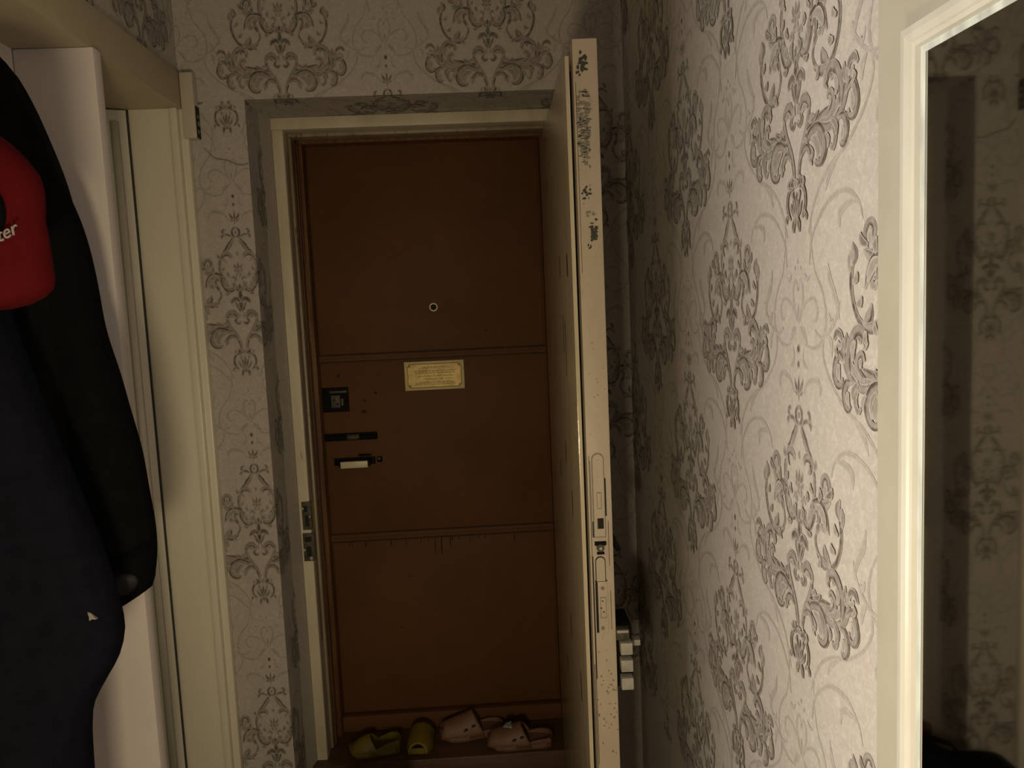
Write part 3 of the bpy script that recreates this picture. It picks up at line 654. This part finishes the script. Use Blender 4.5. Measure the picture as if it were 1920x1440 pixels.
# ------------------------------------------------------------------ shoes on the threshold
def interp(tab, t):
    for (a, va), (b, vb) in zip(tab, tab[1:]):
        if t <= b: 
            k = (t - a) / (b - a); k = k * k * (3 - 2 * k) * .5 + k * .5; return va + (vb - va) * k
    return tab[-1][1]
WT = [(0, .0), (.02, .17), (.07, .31), (.15, .41), (.30, .47), (.42, .46), (.60, .39), (.78, .37), (.90, .33), (.96, .24), (.99, .12), (1, .0)]
def shoe(name, label, Ln, Wd, loc, rz, mats, closed, t1, hmax, heel, strap=False, holes=(), charm=False):
    root = empty(name, loc, rz, local=True); tag(root, label, 'shoe', None)
    mo, mi = mats; sole_h = .016
    ts = [i / 28 for i in range(29)]; ts[0] = .004; ts[-1] = .996
    def outline(k, z, zt=0):
        pts = []
        for t in ts: pts.append(((t - .5) * Ln, -interp(WT, t) * Wd * k, z + zt * max(0, .22 - t) ** 2 * 6))
        for t in ts[::-1]: pts.append(((t - .5) * Ln, interp(WT, t) * Wd * k, z + zt * max(0, .22 - t) ** 2 * 6))
        return pts
    MB().loft([outline(.93, 0, .05), outline(1.0, .004, .05), outline(1.03, sole_h * .6, .05), outline(1.0, sole_h, .05), outline(.94, sole_h + .0015, .05)]).build('sole', mo, root, smooth=False)
    # upper: arched shell from toe to instep
    t0 = .012 if closed else .07
    rings = []; ns, nc = 15, 17
    for i in range(ns):
        t = t0 + (t1 - t0) * i / (ns - 1); w = interp(WT, min(t, .42 if t > .42 else t)) * Wd * 1.0
        k = i / (ns - 1)
        h = hmax * ((.10 + .90 * math.sin(k * math.pi / 2) ** .8) if closed else (.58 + .42 * k))
        rg = []
        for j in range(nc):
            th_ = math.pi * j / (nc - 1); sn = math.sin(th_)
            tt_ = t + (1 - sn) * (.16 * k - (0 if closed else .07 * (1 - k)))
            ww = max(w, interp(WT, min(max(tt_, .01), .99)) * Wd)
            rg.append(((tt_ - .5) * Ln, -ww * math.cos(th_) * (1 - .12 * sn * k), sole_h * .7 + h * sn ** .85))
        rings.append(rg)
    up_ = MB().loft(rings, cap=False, closed=False).build('upper', mo, root, smooth=True)
    sm = up_.modifiers.new('thickness', 'SOLIDIFY'); sm.thickness = .0045; sm.offset = -1
    # rim and heel wall
    rings = []
    hs = [.40 + .60 * i / 16 for i in range(17)]
    path = [(t, -1) for t in hs] + [(t, 1) for t in hs[::-1]]
    for (t, sg) in path:
        tt_ = min(t, .996); y = sg * interp(WT, tt_) * Wd; x = (tt_ - .5) * Ln; hh = sole_h + heel * min(1, max(.15, (t - .40) / .4))
        inn = .90
        rings.append([(x, y, sole_h * .6), (x * 1.01, y * 1.02, hh * .8), (x, y, hh), (x * .97, y * inn, hh * .97), (x * .97, y * inn, sole_h)])
    MB().loft(rings, cap=False).build('heel_rim', mo, root, smooth=False)
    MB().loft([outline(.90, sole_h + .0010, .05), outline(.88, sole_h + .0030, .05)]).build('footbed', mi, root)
    for (t, th_, r_) in holes:
        k = (t - t0) / (t1 - t0); h = hmax * (.58 + .42 * k); w = interp(WT, t) * Wd
        cx, cy, cz = (t + (1 - math.sin(th_)) * .10 - .5) * Ln, -w * math.cos(th_) * 1.03, sole_h * .7 + h * math.sin(th_) ** .85
        n = 12
        m_ = MB().prism([(cx + r_ * 1.5 * math.cos(2 * math.pi * i / n), cz + r_ * .8 * math.sin(2 * math.pi * i / n) + r_ * .35 * math.cos(2 * math.pi * i / n)) for i in range(n)], 1, cy - .0012, cy + .006)
        m_.build('vent_hole', 'pinkdark', root)
    if strap:
        m_ = MB(); m_.cyl((.43 * Ln, -interp(WT, .9) * Wd - .004, sole_h + .012), 'y', .008, .006, 14); m_.build('strap_rivet', mo, root, bev=.0015)
    if charm:
        for i in range(9):
            a = random.uniform(-.4, .4); MB().cyl(((t1 - .20 + random.uniform(-.05, .07) - .5) * Ln, random.uniform(-.02, .012), sole_h * .7 + hmax * .90 - .004), 'z', random.uniform(.004, .007), .006, 8, .003).build('charm_bead', 'charm', root)
    return fin(root)
def clog_pose(): pass
s1 = shoe('slip_on_clog', 'yellow clog lying sideways at the left end of the threshold', .160, .086, (-.376, 2.345, ZS), math.radians(4), ('yellow', 'yellowin'), True, .42, .046, .026)
for i in range(6):
    x = -.050 + i * .013
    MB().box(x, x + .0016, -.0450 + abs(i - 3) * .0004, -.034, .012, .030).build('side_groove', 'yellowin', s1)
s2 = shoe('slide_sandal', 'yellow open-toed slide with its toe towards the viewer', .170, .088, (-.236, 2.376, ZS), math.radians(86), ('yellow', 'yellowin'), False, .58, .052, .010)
s3 = shoe('foam_clog', 'peach foam clog with tall instep, behind the other peach one', .205, .094, (-.078, 2.408, ZS), math.radians(8), ('pink', 'pink'), False, .52, .070, .014, holes=((.33, .42, .0045), (.46, .50, .0045)))
s4 = shoe('foam_clog', 'peach foam clog with grey charm, nearest the open door leaf', .205, .094, (.072, 2.332, ZS), math.radians(-3), ('pink', 'pink'), False, .52, .062, .016, strap=True, holes=((.36, .42, .0045), (.48, .48, .0045)), charm=True)

# ------------------------------------------------------------------ coats in the niche
def garment(name, label, mat, cat, levels, folds, seed, n=72):
    """levels: (z, xl, xr, yf, yb) – closed loft with cloth folds"""
    rnd = random.Random(seed); rings = []
    L_ = crom([(z, xl, xr, yf, yb) for z, xl, xr, yf, yb in levels], .02)
    ph = [rnd.uniform(0, 6.28) for _ in range(4)]
    for q in L_:
        z, xl, xr, yf, yb = q; cx, cy, rx, ry = (xl + xr) / 2, (yf + yb) / 2, (xr - xl) / 2, (yb - yf) / 2; rg = []
        k = min(1, max(0, (levels[0][0] - z) / .35))
        for i in range(n):
            a = 2 * math.pi * i / n; ca, sa = math.cos(a), math.sin(a)
            e = .72
            w = 1 + folds * k * (math.sin(5 * a + ph[0] + z * 2) * .5 + math.sin(9 * a + ph[1] - z * 3) * .35 + math.sin(14 * a + ph[2]) * .2) * (1 - .8 * max(0, ca) ** 4)
            rg.append((cx + rx * math.copysign(abs(ca) ** e, ca) * (w if ca < .9 else 1), cy + ry * math.copysign(abs(sa) ** e, sa) * w, z))
        rings.append(rg)
    return MB().loft(rings).build(name, mat, None, smooth=True)
def pz(zrel): return H + zrel
jk = empty('black_jacket', (-.75, 1.40, pz(-.85))); tag(jk, 'black jacket hanging in the niche with its sleeve towards the door', 'jacket')
body = garment('body', '', 'jacket', '', [(pz(.47), -.855, -.800, 1.40, 1.46), (pz(.43), -.857, -.775, 1.36, 1.50), (pz(.34), -.857, -.742, 1.34, 1.52), (pz(.20), -.857, -.712, 1.335, 1.54), (pz(.0), -.857, -.705, 1.335, 1.54), (pz(-.25), -.857, -.700, 1.335, 1.55), (pz(-.45), -.857, -.760, 1.335, 1.54), (pz(-.85), -.857, -.800, 1.34, 1.53)], .10, 3)
body.parent = jk; body.location = body.location - jk.location
def tube(path, name, mat, parent, ribs=0, flat=.8, seed=1, n=28):
    rnd = random.Random(seed); P_ = crom(path, .012); rings = []
    for i, q in enumerate(P_):
        d = (P_[min(i + 1, len(P_) - 1)] - P_[max(i - 1, 0)]); dv = Vector((d[0], d[2], d[1])).normalized()   # path tuples are (x, z, y, r)
        sx = dv.cross(Vector((0, 1, 0))).normalized(); sy = Vector((0, 1, 0))
        rg = []
        for j in range(n):
            a = 2 * math.pi * j / n; wob = 1 + ribs * math.sin(i * .55 + 2.2 * math.sin(a + seed)) * .5 + ribs * math.sin(i * .23 + 3 * a) * .5
            rg.append(Vector((q[0], q[2], q[1])) + sx * (q[3] * wob * math.cos(a)) + sy * (q[3] * flat * wob * math.sin(a)))
        rings.append(rg)
    return MB().loft(rings).build(name, mat, parent, smooth=True)
tube([(-.822, pz(.445), 1.43, .030), (-.805, pz(.36), 1.43, .058), (-.775, pz(.24), 1.43, .070), (-.742, pz(.12), 1.43, .072), (-.728, pz(.0), 1.43, .071), (-.712, pz(-.10), 1.43, .074), (-.690, pz(-.22), 1.43, .074), (-.672, pz(-.34), 1.43, .070), (-.664, pz(-.42), 1.43, .064), (-.662, pz(-.470), 1.43, .054)], 'sleeve', 'jacket', jk, .018, .85, 2)
# cuff: open end, tilted, with lighter lining inside
cu = MB(); c0 = Vector((-.660, 1.422, pz(-.478)))
rr_ = []
for (dz, k) in ((.06, 1.04), (.02, 1.03), (-.012, .98), (-.030, .86)):
    rr_.append([(c0[0] + .056 * k * math.cos(a), c0[1] + .050 * k * math.sin(a), c0[2] + dz + .026 * math.cos(a)) for a in [2 * math.pi * i / 28 for i in range(28)]])
cu.loft(rr_).build('cuff', 'jacket', jk, smooth=True)
li = MB(); li.loft([[(c0[0] - .004 + .048 * k * math.cos(a), c0[1] - .047 + dy * 1.0 - .004 * math.sin(a), c0[2] + .008 + .026 * k * math.sin(a) + .016 * k * math.cos(a)) for a in [2 * math.pi * i / 20 for i in range(20)]] for k, dy in ((1, .012), (1, .002), (.75, -.003), (.3, -.005))])
li.build('cuff_lining', 'lining', jk, smooth=True)
nv = garment('navy_coat', '', 'navy', '', [(pz(.36), -.857, -.80, 1.185, 1.255), (pz(.30), -.857, -.745, 1.17, 1.265), (pz(.05), -.857, -.705, 1.165, 1.27), (pz(-.15), -.857, -.655, 1.165, 1.275), (pz(-.30), -.857, -.610, 1.165, 1.275), (pz(-.38), -.857, -.590, 1.165, 1.275), (pz(-.44), -.857, -.579, 1.165, 1.275), (pz(-.483), -.857, -.576, 1.165, 1.275), (pz(-.525), -.857, -.588, 1.165, 1.275), (pz(-.559), -.857, -.609, 1.165, 1.275), (pz(-.60), -.857, -.634, 1.165, 1.275), (pz(-.636), -.857, -.642, 1.165, 1.275), (pz(-.70), -.857, -.646, 1.165, 1.275), (pz(-.95), -.857, -.652, 1.165, 1.27), (pz(-1.20), -.857, -.670, 1.165, 1.26)], .05, 11)
tag(nv, 'dark navy coat hanging in front of the black jacket', 'coat')
MB().prism([(x - .0, z) for x, z in [(-.605, pz(-.432)), (-.602, pz(-.440)), (-.604, pz(-.448)), (-.598, pz(-.444)), (-.592, pz(-.445)), (-.596, pz(-.439)), (-.600, pz(-.434))]], 1, 1.178, 1.186).build('sewn_logo', 'chip2', nv)
# red cap
cp = empty('red_cap', (-.66, 1.08, pz(.0))); tag(cp, 'red cap with white script lettering hung over the dark coats', 'cap')
sil = [(pz(.252), -.640), (pz(.245), -.606), (pz(.233), -.592), (pz(.216), -.577), (pz(.195), -.563), (pz(.175), -.559), (pz(.152), -.560), (pz(.135), -.562), (pz(.121), -.560), (pz(.087), -.558), (pz(.060), -.557), (pz(.047), -.560), (pz(.036), -.572), (pz(.027), -.593), (pz(.022), -.620), (pz(.020), -.650)]
rings = []
for z, xr in sil:
    e = .012 if z in (sil[0][0], sil[-1][0]) else .045
    rings.append([((-.72 + xr) / 2 + (xr + .72) / 2 * math.copysign(abs(math.cos(a)) ** .8, math.cos(a)), 1.085 - e * math.sin(a), z) for a in [2 * math.pi * i / 32 for i in range(32)]])
MB().loft(rings).build('crown', 'red', cp, smooth=True)
MB().prism([(-.612 + .028 * math.cos(a), pz(.143) + .038 * math.sin(a)) for a in [2 * math.pi * i / 28 for i in range(28)]], 1, 1.034, 1.044).build('adjuster_opening', 'jacket', cp, bev=.002)
cv = bpy.data.curves.new('lettering', 'FONT'); cv.body = 'ter'; cv.size = .023; cv.shear = .35; cv.extrude = .0012; cv.materials.append(MT['thread'])
to = bpy.data.objects.new('lettering', cv); COL.objects.link(to)
dg = bpy.context.evaluated_depsgraph_get(); me = bpy.data.meshes.new_from_object(to.evaluated_get(dg)); bpy.data.objects.remove(to)
tl = bpy.data.objects.new('lettering', me); COL.objects.link(tl); tl.parent = cp
tl.rotation_euler = (math.pi / 2, -.42, 0); tl.location = Vector((-.5935, 1.0365, pz(.104))) - cp.location

# ------------------------------------------------------------------ dark bag on the floor below the frame, seen in the mirror
bag = empty('floor_bag', (-.31, 1.90, 0)); tag(bag, 'dark bag on the floor, showing only at the bottom of the mirror', 'bag')
prof = [(-.545, 0), (-.552, .06), (-.550, .19), (-.540, .232), (-.50, .240), (-.415, .244), (-.36, .278), (-.318, .304), (-.290, .308), (-.262, .290), (-.245, .25), (-.238, .18), (-.235, .08), (-.245, 0)]
MB().loft([[((x + .31) * k - .31, y, z * k2) for x, z in prof] for y, k, k2 in ((1.835, .90, .90), (1.850, .98, .98), (1.875, 1.0, 1.0), (1.93, 1.0, 1.0), (1.955, .98, .98), (1.97, .90, .90))]).build('bag_body', 'navy', bag, smooth=True)
hp = crom([(-.40, .25, 1.90), (-.39, .285, 1.90), (-.35, .305, 1.90), (-.31, .315, 1.90)], .01)
MB().loft([[(q[0] + .006 * math.cos(a), 1.90 + .009 * math.sin(a), q[1] + .004 * math.sin(a + .5)) for a in [k * math.pi / 4 for k in range(8)]] for q in hp]).build('carry_strap', 'jacket', bag, smooth=True)

# ------------------------------------------------------------------ hang the smallest pieces under the part they sit on
def nest(root, names, parents):
    base = lambda o: o.name.split('.')[0]
    cand = [c for c in root.children if base(c) in parents]
    ctr = lambda o: o.location + Vector(sum((Vector(b) for b in o.bound_box), Vector())) / 8
    for ch in [c for c in root.children if base(c) in names]:
        p = min(cand, key=lambda q: (ctr(q) - ctr(ch)).length)
        ch.parent = p; ch.location = ch.location - p.location
nest(leaf, ('screw', 'latch_outline', 'latch_tab', 'pin_hole', 'bolt_pocket', 'pocket_lip'), ('lock_plate',))
nest(leaf, ('cylinder_pin', 'cylinder_guard'), ('cylinder_face',))
nest(leaf, ('lock_bolt', 'lock_tongue', 'tongue_tip', 'lock_knob'), ('rim_lock_case',))
nest(leaf, ('scuff_mark',), ('face_sheet',))
nest(pq, ('text_line', 'border', 'corner_scroll'), ('field',))
nest(st, ('bolt_slot', 'screw'), ('plate',))
nest(bx, ('coil',), ('open_side',))
nest(lp, ('screw_hole',), ('lock_body',))
nest(ph, ('catch_pin',), ('catch',))
nest(cp, ('lettering',), ('crown',))
for sh in (s1, s2, s3, s4):
    nest(sh, ('vent_hole', 'charm_bead', 'side_groove'), ('upper',)); nest(sh, ('strap_rivet',), ('heel_rim',))
nest(od, ('paint_run', 'old_hole'), ('panel_sheet',)); nest(od, ('groove_shade_line',), ('rail_bead',))
